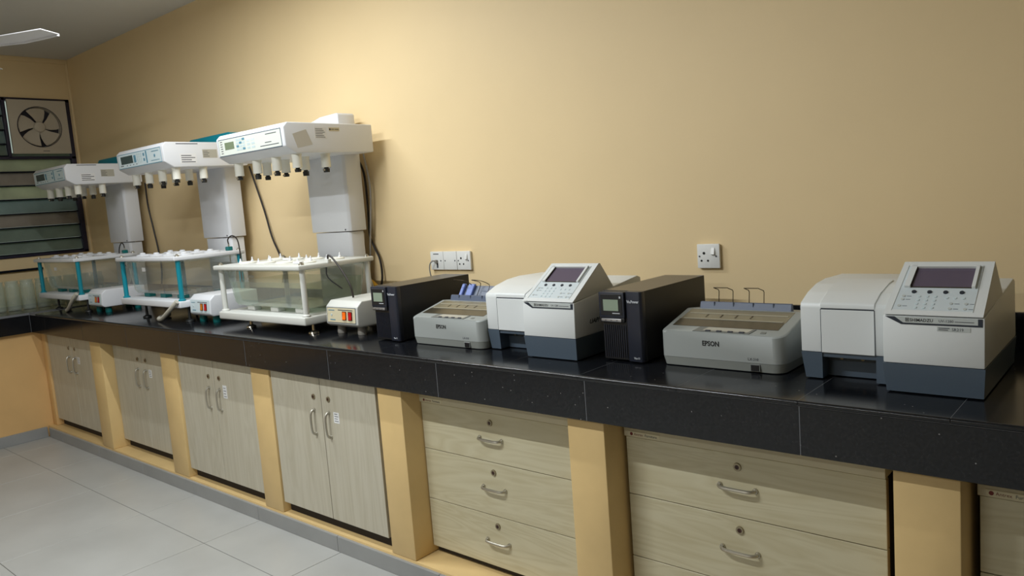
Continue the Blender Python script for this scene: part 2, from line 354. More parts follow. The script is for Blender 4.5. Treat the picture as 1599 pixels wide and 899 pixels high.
while y > YF+0.1:
    rbox('granite_fascia', 'granite', wt, -5.821, -5.7985, max(y-0.608, YF+0.003)+g, y-g, FASC, TOP-0.014, 0.0012, 1); y -= 0.608
bs = struct(rbox('trim_3', 'granite_grout', None, XL+0.004, XR-0.003, YB-0.004, YB-0.0005, TOP+0.001, TOP+0.102), 'black granite upstand along the wall behind the bench')
x = -0.352+0.608*8
while x > XL+0.1:
    if x-0.608 < XR-0.1: rbox('upstand_slab', 'granite', bs, max(x-0.608, XL+0.003)+g, min(x, XR-0.002)-g, YB-0.016, YB-0.001, TOP, TOP+0.104, 0.002, 1); x -= 0.608

# ================================================================== CABINETS
def bow_handle(parent, cx, y, cz, vertical, m='steel', L=0.1):
    mb = MB(); h = L/2
    if vertical: pts = [(cx, y, cz-h), (cx, y-0.010, cz-h+0.001), (cx, y-0.0195, cz-h+0.014), (cx, y-0.022, cz), (cx, y-0.0195, cz+h-0.014), (cx, y-0.010, cz+h-0.001), (cx, y, cz+h)]
    else: pts = [(cx-h, y, cz), (cx-h+0.001, y-0.010, cz), (cx-h+0.014, y-0.0195, cz), (cx, y-0.021, cz), (cx+h-0.014, y-0.0195, cz), (cx+h-0.001, y-0.010, cz), (cx+h, y, cz)]
    mb.tube(pts, 0.0048, 8, 4)
    for p in (pts[0], pts[-1]): mb.cyl((p[0], p[1]+0.001, p[2]), (p[0], p[1]-0.006, p[2]), 0.0085, 0.007, 10)
    return mb.build('handle', m, parent)
def cam_lock(parent, cx, y, cz):
    o = MB().cyl((cx, y+0.002, cz), (cx, y-0.004, cz), 0.0118, 0.0108, 16).build('lock', 'brass_dark', parent)
    MB().cyl((cx, y-0.0038, cz), (cx, y-0.0044, cz), 0.0062, seg=12).build('lock_core', 'switch_frame', o)
    return o
def door_cabinet(x0, x1, yf, label, gap_r=0.012, sticker=0.0):
    xc = (x0+x1)/2
    t = thing('door_cabinet', label, 'cabinet', (xc, yf, 0.0762), 0, 'two-door cabinets under the bench')
    hw = (x1-x0)/2; z0, z1 = 0.050, 0.640           # local heights above the plinth
    rbox('body', 'dark_void', t, -hw, hw, 0.030, 0.52, 0.002, 0.648)
    rbox('top_rail', 'rail_wood', t, -hw, hw-gap_r, 0.003, 0.022, z1+0.001, 0.651, 0.001, 1)
    xm = -0.004
    for s in (0, 1):
        a, b = ((-hw+0.003, xm-0.0018), (xm+0.0018, hw-gap_r))[s]
        d = rbox('door', 'door_wood', t, a, b, 0.0, 0.018, z0, z1, 0.001, 1)
        hx = xm+(-0.052, 0.048)[s]
        bow_handle(d, hx, 0.0, 0.453, True); lk = cam_lock(d, hx+0.004, 0.0, 0.559)
        rbox('keyhole', 'hole_black', lk, hx+0.0032, hx+0.0048, -0.0045, -0.003, 0.556, 0.563)
        if s == 1:
            w_, h_ = (0.036, 0.044) if sticker == 0 else (0.036, sticker)
            st = rbox('sticker', 'paper', d, hx+0.028, hx+0.028+w_, -0.0006, 0.0, 0.466, 0.466+h_)
            ln = MB()
            for q in range(4): ln.box(hx+0.034, hx+0.022+w_-0.004*(q % 2), -0.0009, -0.0005, 0.473+q*h_/4.6, 0.4755+q*h_/4.6)
            ln.build('writing', 'ink', st, 0)
    return t
tag(rbox('bench_pier', 'end_paint', None, -5.8375, -5.762, 1.788, YB-0.002, 0.0762, 0.7285, 0.004), 'narrow yellow masonry return between the end wall and the corner cabinet', 'pier', 'masonry piers under the bench')
door_cabinet(-5.758, -4.925, 1.800, 'pale wood two-door cabinet in the corner beside the orange end wall', 0.02)
door_cabinet(-4.760, -4.003, 1.822, 'pale wood two-door cabinet, second from the end wall under the far bath units')
door_cabinet(-3.830, -3.124, 1.768, 'pale wood two-door cabinet with a tall paper label, third from the end wall', 0.01, 0.062)
door_cabinet(-2.968, -2.246, 1.762, 'pale wood two-door cabinet nearest the drawer units', 0.016)
def drawer_unit(x0, x1, yf, label, locks=True):
    xc = (x0+x1)/2; hw = (x1-x0)/2
    t = thing('drawer_unit', label, 'drawer unit', (xc, yf, 0.0762), 0, 'three-drawer units under the bench')
    rbox('body', 'dark_void', t, -hw+0.004, hw-0.012, 0.021, 0.52, 0.004, 0.583)
    rl = rbox('top_rail', 'rail_wood', t, -hw-0.004, hw, -0.004, 0.5, 0.5835, 0.6495, 0.001, 1)
    sk = rbox('maker_plate', 'paper_tan', rl, -hw+0.012, -hw+0.115, -0.0046, -0.004, 0.5855, 0.601)
    MB().cyl((-hw+0.022, -0.0045, 0.593), (-hw+0.022, -0.0052, 0.593), 0.0048, seg=14).build('maker_emblem', 'ink_red', sk)
    lettering('Antrex', 0.0105, 'ink_red', sk, (-hw+0.030, -0.0047, 0.5895)); lettering('Furniture', 0.0105, 'ink', sk, (-hw+0.066, -0.0047, 0.5895))
    zs = [(0.409, 0.5815), (0.217, 0.4065), (0.030, 0.2145)]
    for z0, z1 in zs:
        d = rbox('drawer_front', 'drawer_wood', t, -hw, hw, 0.0, 0.019, z0, z1, 0.001, 1)
        rbox('edge_band', 'wood_edge', d, hw, hw+0.0006, 0.001, 0.018, z0+0.001, z1-0.001)
        lk = cam_lock(d, -0.012, 0.0, z1-0.034); rbox('keyhole', 'hole_black', lk, -0.0128, -0.0112, -0.0045, -0.003, z1-0.038, z1-0.030)
        bow_handle(d, -0.014, 0.0, z1-0.091, False)
    return t
drawer_unit(-2.104, -1.40, 1.846, 'pale wood three-drawer unit right of the two-door cabinets')
drawer_unit(-1.222, -0.512, 1.850, 'pale wood three-drawer unit beneath the printer in front of the lone socket')
drawer_unit(-0.322, 0.390, 1.850, 'pale wood drawer unit cut off by the right edge of the picture')
tag(rbox('bench_pier', 'pier_paint', None, 0.55, 0.68, PIER, YB-0.002, 0.0762, 0.7285, 0.004), 'yellow masonry pier beyond the cut-off drawer unit, outside the picture', 'pier', 'masonry piers under the bench')

# ================================================================== DISSOLUTION TESTERS
def disso(cx, tz, pz, zt, teal, label, flip=False):
    """local: x across, y from the front of the tray, z above the worktop. tz tray bottom, pz plate top, zt head top"""
    t = thing('dissolution_tester', label, 'lab tester', (cx, 1.85, TOP), 0, 'dissolution testers on the bench')
    W = 0.358; D = 0.40
    body = 'white_plastic' if teal else 'white_plastic'
    post = 'teal_plastic' if teal else 'cream_plastic'
    rbox('base_tray', 'cream_plastic' if not teal else 'white_plastic', t, -W, W, 0, D, tz, tz+0.036, 0.006, 3)
    for sx_ in (-1, 1):
        for fy in (0.055, D-0.06):
            fx = sx_*(W-0.19 if sx_ < 0 else 0.335)
            f = MB().lathe([(0.012, 0), (0.024, 0.002), (0.022, 0.009), (0.008, 0.016), (0.006, tz)], (fx, fy, 0), 14).build('levelling_foot', 'foot_black' if teal else 'chrome', t)
    for sx_ in (-1, 1):
        for py in (0.026, D-0.026):
            px = sx_*(W-0.022)
            p = MB().cyl((px, py, tz+0.036), (px, py, pz-0.022), 0.0125, 0.0125, 16).build('post', post, t)
            MB().lathe([(0.019, 0), (0.019, 0.006), (0.013, 0.011)], (px, py, tz+0.0355), 16).build('post_collar', post, p)
            MB().cyl((px, py, pz), (px, py, pz+0.006), 0.012, 0.011, 12).cyl((px, py, pz+0.006), (px, py, pz+0.012), 0.006, 0.006, 8).build('post_nut', 'steel', p)
    plt = rbox('vessel_plate', 'white_plastic' if teal else 'cream_plastic', t, -W, W, -0.004, D, pz-0.022, pz, 0.006, 3)
    # acrylic water bath, tapered
    def ring(hx, y0, y1, z): return [(-hx, y0, z), (hx, y0, z), (hx, y1, z), (-hx, y1, z)]
    zb, zt_ = tz+0.060, pz-0.024
    tk = MB(); th = 0.004
    tk.loft([ring(0.318, 0.048, D-0.028, zt_), ring(0.292, 0.060, D-0.045, zb+0.02), ring(0.280, 0.070, D-0.055, zb)], False)
    tk.bm.faces.new([v for v in list(tk.bm.verts)[8:12]])
    bath = tk.build('water_bath', 'acrylic', t, 0.5)
    for ex_ in (-1, 1):
        for (ya, yb, yc_) in ((0.048, 0.060, 0.070), (D-0.028, D-0.045, D-0.055)):
            MB().tube([(ex_*0.318, ya, zt_), (ex_*0.292, yb, zb+0.02), (ex_*0.280, yc_, zb)], 0.0028, 6, 1).build('bath_edge', 'glass', bath)
    rim = MB()
    for (xa, xb, ya, yb) in ((-0.33, 0.33, 0.036, 0.050), (-0.33, 0.33, D-0.030, D-0.016), (-0.33, -0.316, 0.05, D-0.03), (0.316, 0.33, 0.05, D-0.03)): rim.box(xa, xb, ya, yb, zt_-0.008, zt_+0.001)
    rim.build('bath_rim', 'acrylic', bath, 0)
    if not teal:
        wv = MB(); zl = zb+0.115
        wv.loft([ring(0.279, 0.071, D-0.056, zb+0.003), ring(0.291, 0.0615, D-0.0465, zb+0.02), ring(0.303, 0.0565, D-0.0385, zl)])
        wv.build('bath_water', 'water', bath, 0.5)
        MB().prism([(-0.135, zb+0.135), (-0.090, zb+0.135), (-0.088, zb+0.142), (-0.092, zb+0.149), (-0.135, zb+0.149), (-0.139, zb+0.142)], 'y', 0.0475, 0.0495, 0.001, 1).build('bath_label', 'paper_old', bath)
    else:
        rbox('bath_label', 'paper', bath, -0.14, -0.10, 0.046, 0.048, zb+0.125, zb+0.147)
    for fx in (-0.20, 0.0, 0.2):
        for fy in (0.10, D-0.09): rbox('bath_foot', 'teal_dark' if teal else 'cream_plastic', t, fx-0.03, fx+0.03, fy-0.02, fy+0.02, tz+0.0358, zb-0.0005, 0.003, 1)
    # lids and stoppers on the plate
    for r in (0, 1):
        for c in range(4):
            lx = -0.24+0.16*c; ly = 0.115+0.155*r
            ld = MB().lathe([(0.044, 0), (0.044, 0.004), (0.036, 0.008), (0.012, 0.009)], (lx, ly, pz), 20).build('vessel_lid', 'spindle_white' if not teal else 'white_plastic', t)
            if teal: MB().lathe([(0.016, 0), (0.016, 0.006), (0.012, 0.010), (0.004, 0.011)], (lx+0.012*((c+r) % 2), ly-0.01, pz+0.007), 14).build('stopper', 'white_plastic', ld)
            for dx, dy, hh in (() if teal else ((0.022, 0.012, 0.022), (-0.03, -0.02, 0.016))):
                if (c+r) % 3 == 2 and dx < 0: continue
                MB().lathe([(0.007, 0), (0.007, hh*0.4), (0.004, hh*0.5), (0.003, hh), (0.001, hh+0.003)], (lx+dx, ly+dy, pz+0.005), 10).build('stopper', 'white_plastic', ld)
            if (c*3+r*2) % 4 == 1: rbox('lid_tab', 'paper', ld, lx-0.02, lx+0.03, ly-0.055, ly-0.03, pz+0.0005, pz+0.011, 0.003, 2)
    # sensor with cable
    if teal:
        sb = rbox('sensor_block', 'teal_dark', t, W-0.075, W-0.045, D-0.075, D-0.045, pz, pz+0.022, 0.003, 1)
        MB().cyl((W-0.06, D-0.06, pz+0.02), (W-0.06, D-0.06, pz+0.036), 0.004, seg=8).cyl((W-0.06, D-0.06, pz-0.1), (W-0.06, D-0.06, pz), 0.003, seg=8).build('probe', 'steel', sb)
        MB().tube([(W-0.06, D-0.06, pz+0.034), (W-0.058, D-0.062, pz+0.062), (W-0.03, D-0.05, pz+0.08), (W+0.02, D-0.05, pz+0.055), (W+0.05, D-0.06, pz-0.02), (W+0.055, D-0.07, pz-0.10), (W+0.07, D-0.08, pz-0.17)] if not flip else [(W-0.06, D-0.06, pz+0.034), (W-0.064, D-0.062, pz+0.058), (W-0.10, D-0.06, pz+0.068), (W-0.14, D-0.06, pz+0.035), (W-0.15, D-0.06, pz-0.01), (W-0.12, D-0.06, pz-0.06), (W-0.06, D-0.06, pz-0.09)], 0.0035, 8, 5).build('sensor_cable', 'cord_black', sb)
    else:
        sb = rbox('sensor_block', 'cream_plastic', t, W-0.015, W+0.003, 0.145, 0.163, pz-0.004, pz+0.012, 0.002, 1)
        MB().tube([(W-0.006, 0.152, pz+0.010), (W, 0.150, pz+0.028), (W+0.03, 0.15, pz+0.016), (W+0.085, 0.15, pz-0.035), (W+0.135, 0.15, pz-0.098), (W+0.147, 0.15, pz-0.140), (W+0.149, 0.15, pz-0.153)], 0.0042, 8, 5).build('sensor_cable', 'cord_black', sb)
        MB().tube([(W-0.02, 0.15, pz-0.02), (W-0.03, 0.16, pz-0.07), (W-0.045, 0.24, pz-0.13)], 0.003, 6, 3).build('probe', 'ink', sb)
    # column
    colx = 0.152
    MB().prism([(-0.135, 0.445), (0.125, 0.445), (0.137, 0.457), (0.137, 0.530), (-0.135, 0.530)], 'z', 0.0, 0.412, 0.003, 2).build('column_lower', body, t)
    up_ = MB().prism([(-colx, 0.437), (0.140, 0.437), (colx, 0.449), (colx, 0.538), (-colx, 0.538)], 'z', 0.416, zt-0.125, 0.003, 2).build('column_sleeve', body, t)
    MB().cyl((0.12, 0.4375, 0.424), (0.12, 0.4345, 0.424), 0.004, seg=10).build('screw', 'ink', up_)
    # column cap above the head
    if teal: cp = [( -0.25, zt-0.01), (0.25, zt-0.01), (0.25, zt+0.045), (0.22, zt+0.062), (-0.215, zt+0.062), (-0.235, zt+0.05), (-0.25, zt+0.02)]
    else: cp = [(-0.12, zt-0.01), (0.12, zt-0.01), (0.12, zt+0.064), (0.108, zt+0.072), (-0.02, zt+0.066), (-0.112, zt+0.050), (-0.12, zt+0.04)]
    MB().prism(cp, 'y', 0.455, 0.555, 0.006, 3).build('column_cap', 'teal_plastic' if teal else 'white_plastic', t)
    # head
    H2 = 0.280
    prof = [(0.066, zt), (0.046, zt-0.020), (0.050, zt-0.102), (0.100, zt-0.132), (0.523, zt-0.128), (0.523, zt-0.002)]
    hd = MB().prism(prof, 'x', -H2, H2, 0.005, 3).build('head', body, t)
    # control panel on the front face (nearly vertical, tilts with the profile)
    def pz_(f): return zt-0.024-f*0.074            # f 0 top .. 1 bottom
    def py_(f, off): return 0.0462+f*0.0036-off
    def film(name, m, par, xa, xb, fa, fb, off, th_=0.0008):
        return MB().prism([(py_(fb, off), pz_(fb)), (py_(fb, off+th_), pz_(fb)), (py_(fa, off+th_), pz_(fa)), (py_(fa, off), pz_(fa))], 'x', xa, xb).build(name, m, par, 0)
    edge = film('panel_edge', 'key_blue' if teal else 'spec_blue', hd, -0.262, 0.258, -0.02, 1.04, 0.0002, 0.0008)
    film('panel_film', 'panel_film_blue' if teal else 'panel_film', edge, -0.259, 0.255, 0.03, 0.99, 0.0004, 0.0012)
    if teal:
        lc = film('display', 'lcd_dark', edge, -0.225, -0.075, 0.16, 0.72, 0.0014)
        film('panel_print', 'key_blue', edge, 0.155, 0.235, 0.17, 0.22, 0.0014)
        for c in range(5): film('indicator', 'ink', edge, -0.235, -0.215 if c else -0.2, 0.80, 0.85, 0.0014) if c == 0 else film('indicator', 'ink', edge, -0.20+0.04*c, -0.19+0.04*c, 0.82, 0.88, 0.0014)
        film('cursor_key', 'key_blue', edge, -0.062, -0.036, 0.2, 0.72, 0.0014)
        for c in range(3):
            for r in range(4): film('key', 'key_blue' if c == 9 else 'key_film', edge, -0.022+0.021*c, -0.005+0.021*c, 0.12+0.18*r, 0.26+0.18*r, 0.0014)
        for r in range(2): film('key', 'key_blue', edge, 0.052, 0.070, 0.18+0.36*r, 0.38+0.36*r, 0.0014)
        film('panel_stripe', 'key_blue', edge, 0.084, 0.098, 0.06, 0.92, 0.0014)
        MB().cyl((0.185, py_(0.5, 0.0014), pz_(0.5)), (0.185, py_(0.5, 0.0026), pz_(0.5)), 0.008, seg=14).build('power_key', 'key_blue', edge)
        film('panel_print', 'key_blue', edge, 0.14, 0.235, 0.80, 0.84, 0.0014)
    else:
        lc = film('display', 'lcd_green', edge, -0.205, -0.125, 0.22, 0.66, 0.0014)
        for r in range(6): film('indicator', 'ink', edge, -0.243, -0.225, 0.12+0.14*r, 0.16+0.14*r, 0.0014)
        for c in range(3):
            for r in range(4): film('key', ('key_film', 'key_film', 'key_blue')[(c+r) % 3], edge, -0.105+0.026*c, -0.084+0.026*c, 0.12+0.19*r, 0.25+0.19*r, 0.0014)
        for c in range(2):
            for r in range(3): film('key', 'key_film' if r else 'panel_film_blue', edge, -0.015+0.038*c, 0.010+0.038*c, 0.26+0.22*r, 0.38+0.22*r, 0.0014)
        film('panel_print', 'ink', edge, 0.140, 0.225, 0.16, 0.20, 0.0014); film('panel_print', 'ink', edge, 0.130, 0.180, 0.63, 0.67, 0.0014)
        film('panel_print', 'ink', edge, 0.090, 0.235, 0.80, 0.84, 0.0014)
    # stickers on the right side of the head
    def side(name, m, par, y0, y1, z0, z1, off=0.0): return rbox(name, m, par, H2+off, H2+off+0.0006, y0, y1, z0, z1)
    if teal:
        s1 = side('sticker', 'paper', hd, 0.135, 0.225, zt-0.112, zt-0.062)
        for q in range(4): side('writing', 'ink', s1, 0.142, 0.218-(q % 2)*0.02, zt-0.107+q*0.011, zt-0.103+q*0.011, 0.0005)
        s2 = side('sticker', 'paper_old', hd, 0.262, 0.345, zt-0.085, zt-0.040)
        for q in range(4): side('writing', 'ink', s2, 0.266, 0.300-(q % 2)*0.008, zt-0.078+q*0.009, zt-0.0755+q*0.009, 0.0005)
        side('writing', 'ink', hd, 0.12, 0.24, zt-0.012, zt-0.008)
    else:
        s0 = MB().prism([(0.088, zt-0.050), (0.158, zt-0.030), (0.186, zt-0.095), (0.108, zt-0.110)], 'x', H2, H2+0.0006).build('sticker', 'paper_stain', hd, 0)
        s1 = side('sticker', 'paper', hd, 0.200, 0.262, zt-0.068, zt-0.020)
        for q in range(6): side('writing', 'ink', s1, 0.206, 0.256-(q % 3)*0.006, zt-0.064+q*0.0072, zt-0.062+q*0.0072, 0.0005)
        s2 = side('sticker', 'paper_tan', hd, 0.278, 0.335, zt-0.036, zt-0.020)
        MB().cyl((H2+0.0004, 0.284, zt-0.028), (H2+0.0011, 0.284, zt-0.028), 0.0045, seg=12).build('maker_emblem', 'ink', s2)
        side('writing', 'ink', s2, 0.291, 0.306, zt-0.0295, zt-0.0270, 0.0005); side('writing', 'ink', s2, 0.310, 0.331, zt-0.0295, zt-0.0270, 0.0005)
    # spindles
    zh = zt-0.130
    for r in (0, 1):
        for c in range(4):
            sx2 = -0.24+0.16*c; sy = 0.125+0.15*r; jit = 0.004*((c*2+r) % 3)
            sp = MB().lathe([(0.021, 0), (0.0205, 0.05), (0.0235, 0.064)], (sx2, sy, zh-0.062), 18).build('spindle', 'spindle_white', t)
            MB().cyl((sx2, sy, zh-0.062), (sx2, sy, zh-0.068), 0.010, seg=12).cyl((sx2, sy, zh-0.068), (sx2, sy, zh-0.080-jit), 0.0145, 0.0135, 14).build('chuck', 'foot_black', sp)
            if (c+r) % 2 == 0: rbox('chuck_clip', 'steel', sp, sx2-0.006, sx2+0.006, sy-0.0165, sy-0.012, zh-0.077, zh-0.070)
    return t
T3 = disso(-3.155, 0.042, 0.300, 0.906, False, 'white dissolution tester with white posts, half filled bath, nearest the black power units')
T2 = disso(-4.260, 0.078, 0.346, 0.938, True, 'dissolution tester with teal posts and brightly lit head, middle of the three')
T1 = disso(-5.600, 0.078, 0.346, 0.940, True, 'dissolution tester with teal posts beside the louvre window, farthest of the three', True)

def heater(x0, y, teal, lit, label):
    t = thing('bath_heater', label, 'heater unit', (x0, y, TOP), 0, 'bath heater boxes beside the testers')
    W = 0.212; Z0 = 0.036
    prof = [(0.0, Z0+0.012), (0.004, Z0+0.085), (0.030, Z0+0.108), (0.27, Z0+0.108), (0.27, Z0), (0.016, Z0)]
    b = MB().prism(prof, 'x', 0, W, 0.005, 3).build('housing', 'white_plastic' if teal else 'cream_plastic', t)
    for fx in (0.035, W-0.04):
        for fy in (0.05, 0.23): MB().lathe([(0.018, 0), (0.020, 0.006), (0.017, Z0+0.001)], (fx, fy, 0), 14).build('foot', 'teal_dark' if teal else 'cord_grey', t)
    def yy(z): return (z-Z0-0.012)/0.073*0.004
    def film(name, m, par, xa, xb, za, zb_, off, th=0.0009): return MB().prism([(yy(za)-off, za), (yy(za)-off-th, za), (yy(zb_)-off-th, zb_), (yy(zb_)-off, zb_)], 'x', xa, xb).build(name, m, par, 0)
    e = film('panel_edge', 'spec_blue' if not teal else 'key_film', b, 0.008, W-0.010, Z0+0.017, Z0+0.082, 0.0)
    film('panel_film', 'paper_tan' if not teal else 'panel_film_blue', e, 0.011, W-0.013, Z0+0.0195, Z0+0.0795, 0.0003, 0.0012)
    film('panel_print', 'ink', e, 0.085, W-0.03, Z0+0.070, Z0+0.073, 0.0014)
    film('panel_print', 'key_blue', e, 0.03, 0.065, Z0+0.028, Z0+0.032, 0.0014); film('panel_print', 'key_blue', e, 0.02, 0.06, Z0+0.068, Z0+0.071, 0.0014)
    for i, (xa, m) in enumerate(((0.113, 'amber' if lit else 'amber_off'), (0.152, 'red_switch'))):
        f = film('switch', 'switch_frame', e, xa, xa+0.027, Z0+0.030, Z0+0.066, 0.0012, 0.002)
        MB().prism([(yy(Z0+0.033)-0.003, Z0+0.033), (yy(Z0+0.033)-0.0065, Z0+0.033), (yy(Z0+0.048)-0.0045, Z0+0.048), (yy(Z0+0.063)-0.0045, Z0+0.063), (yy(Z0+0.063)-0.002, Z0+0.063)], 'x', xa+0.0035, xa+0.0235).build('rocker', m, f, 0)
    MB().cyl((0.04, yy(Z0+0.05)-0.0012, Z0+0.05), (0.04, yy(Z0+0.05)-0.003, Z0+0.05), 0.005, seg=12).build('indicator', 'key_film', e)
    return t
# heaters
heater(-2.735, 1.915, False, True, 'cream heater box with glowing amber switch beside the black power unit')
heater(-3.892, 1.895, True, False, 'white heater box on teal feet between the near and middle testers')
heater(-5.228, 1.895, True, False, 'white heater box on teal feet between the middle and far testers')

# hoses and cords
def cord(name, pts, r, m, label, cat='cord', seg=8): return tag(MB().tube(pts, r, seg, 6).build(name, m), label, cat)
def power_cord(t, pts, r, m, name='power_cord', seg=8):
    o = t.location; return MB().tube([(p[0]-o.x, p[1]-o.y, p[2]-o.z) for p in pts], r, seg, 6).build(name, m, t)
power_cord(T2, [(-3.915, 1.842, 0.975), (-3.945, 1.832, 0.950), (-4.01, 1.83, 0.915), (-4.09, 1.835, 0.880), (-4.15, 1.845, 0.8725), (-4.21, 1.88, 0.872), (-4.30, 1.97, 0.872)], 0.0115, 'hose', 'drain_hose', 12)
power_cord(T1, [(-5.25, 1.842, 0.985), (-5.28, 1.832, 0.96), (-5.33, 1.83, 0.925), (-5.40, 1.835, 0.885), (-5.46, 1.845, 0.8725), (-5.56, 1.9, 0.872)], 0.0115, 'hose', 'drain_hose', 12)
power_cord(T1, [(-5.391, 2.42, 1.668), (-5.413, 2.43, 1.517), (-5.388, 2.435, 1.362), (-5.338, 2.43, 1.192), (-5.32, 2.425, 1.05), (-5.33, 2.40, 0.90), (-5.36, 2.37, 0.866)], 0.006, 'cord_black')
power_cord(T2, [(-4.047, 2.42, 1.668), (-4.024, 2.43, 1.574), (-3.964, 2.435, 1.406), (-3.908, 2.43, 1.258), (-3.845, 2.43, 1.144), (-3.80, 2.42, 1.02), (-3.79, 2.40, 0.90), (-3.80, 2.37, 0.866)], 0.0055, 'cord_black')
power_cord(T3, [(-3.062, 2.41, 1.640), (-3.037, 2.43, 1.551), (-3.036, 2.435, 1.394), (-3.042, 2.435, 1.252), (-3.017, 2.435, 1.188), (-2.982, 2.435, 1.125), (-2.972, 2.43, 1.03), (-2.99, 2.41, 0.94), (-3.02, 2.38, 0.866)], 0.0055, 'cord_black')
power_cord(T3, [(-2.988, 2.40, 1.640), (-2.986, 2.42, 1.485), (-3.004, 2.42, 1.33), (-3.026, 2.42, 1.204), (-3.035, 2.42, 1.141), (-3.045, 2.41, 1.061), (-3.05, 2.40, 1.0), (-3.06, 2.37, 0.866)], 0.0045, 'cord_grey')
power_cord(T3, [(-3.045, 2.40, 1.26), (-3.05, 2.395, 1.15), (-3.036, 2.395, 1.061), (-2.99, 2.39, 0.99), (-2.95, 2.38, 0.91), (-2.94, 2.36, 0.865)], 0.0045, 'cord_white')
power_cord(T3, [(-3.10, 2.40, 1.06), (-3.05, 2.40, 1.03), (-3.0, 2.40, 1.008), (-2.94, 2.39, 0.96), (-2.90, 2.37, 0.872)], 0.010, 'cord_yellow', 'yellow_tube', 10)
power_cord(T1, [(-5.735, 2.415, 1.36), (-5.725, 2.425, 1.322), (-5.705, 2.43, 1.257), (-5.677, 2.43, 1.173), (-5.66, 2.42, 1.05), (-5.67, 2.40, 0.90), (-5.70, 2.37, 0.866)], 0.0055, 'cord_black')

# ================================================================== UPS UNITS
def ups(x0, y, label):
    t = thing('power_unit', label, 'power unit', (x0, y, TOP), 0, 'black tower power units on the bench')
    W, D, Z0, Z1 = 0.146, 0.40, 0.006, 0.2145
    b = MB().box(0.001, W-0.001, 0.022, D, Z0, Z1-0.001, 0.0015, 1).build('casing', 'ups_black', t)
    rbox('top_cover', 'ups_top_reflect', b, 0.001, W-0.001, 0.024, D-0.002, Z1-0.0012, Z1, 0.0)
    bz = rbox('front_bezel', 'ups_black', t, 0.004, 0.092, 0.006, 0.0225, Z0, Z1-0.002, 0.002, 1)
    rp = MB().prism([(0.093, 0.002), (0.140, -0.002), (W, 0.004), (W, 0.0225), (0.093, 0.0225)], 'z', Z0-0.001, Z1, 0.0015, 2).build('front_panel', 'ups_blue', t)
    lettering('Vu.Power', 0.0115, 'ups_white', rp, (0.0985, -0.0030, Z1-0.033), bold=0.0004, sx=0.88)
    lettering('Vu-11', 0.0085, 'ups_white', rp, (0.114, -0.0030, 0.014), bold=0.0003)
    for k in range(11): rbox('grille_rib', 'ups_blue', bz, 0.010+0.0074*k, 0.0125+0.0074*k, 0.0035, 0.0065, Z0+0.008, Z0+0.106)
    sm = MB().box(-0.001, 0.089, -0.004, 0.014, Z1-0.080, Z1-0.001, 0.004, 2).build('screen_module', 'ups_blue', t)
    fr = rbox('screen_bezel', 'ups_black', sm, 0.006, 0.082, -0.0052, -0.003, Z1-0.072, Z1-0.008, 0.001, 1)
    rbox('screen', 'ups_lcd', fr, 0.017, 0.070, -0.0062, -0.0045, Z1-0.058, Z1-0.024)
    rbox('screen_print', 'ups_white', fr, 0.048, 0.074, -0.0058, -0.005, Z1-0.0665, Z1-0.064); rbox('screen_print', 'ups_white', fr, 0.074, 0.079, -0.0058, -0.005, Z1-0.020, Z1-0.014)
    bb = MB().box(-0.001, 0.086, -0.001, 0.012, Z1-0.094, Z1-0.079, 0.003, 2).build('button_mount', 'ups_black', t)
    br = MB().box(0.006, 0.078, -0.006, 0.002, Z1-0.0915, Z1-0.0815, 0.003, 2).build('button_bar', 'silver', bb)
    for k in range(3): rbox('button_mark', 'ink', br, 0.020+0.02*k, 0.026+0.02*k, -0.0063, -0.0058, Z1-0.0878, Z1-0.0858)
    for fx in (0.03, W-0.03):
        for fy in (0.05, D-0.05): MB().cyl((fx, fy, 0), (fx, fy, Z0+0.001), 0.012, seg=12).build('rubber_foot', 'foot_black', t)
    return t
ups(-1.3325, 1.916, 'black tower power unit between the small spectrophotometer and the right printer')
ups(-2.388, 1.892, 'black tower power unit between the cream heater box and the left printer')

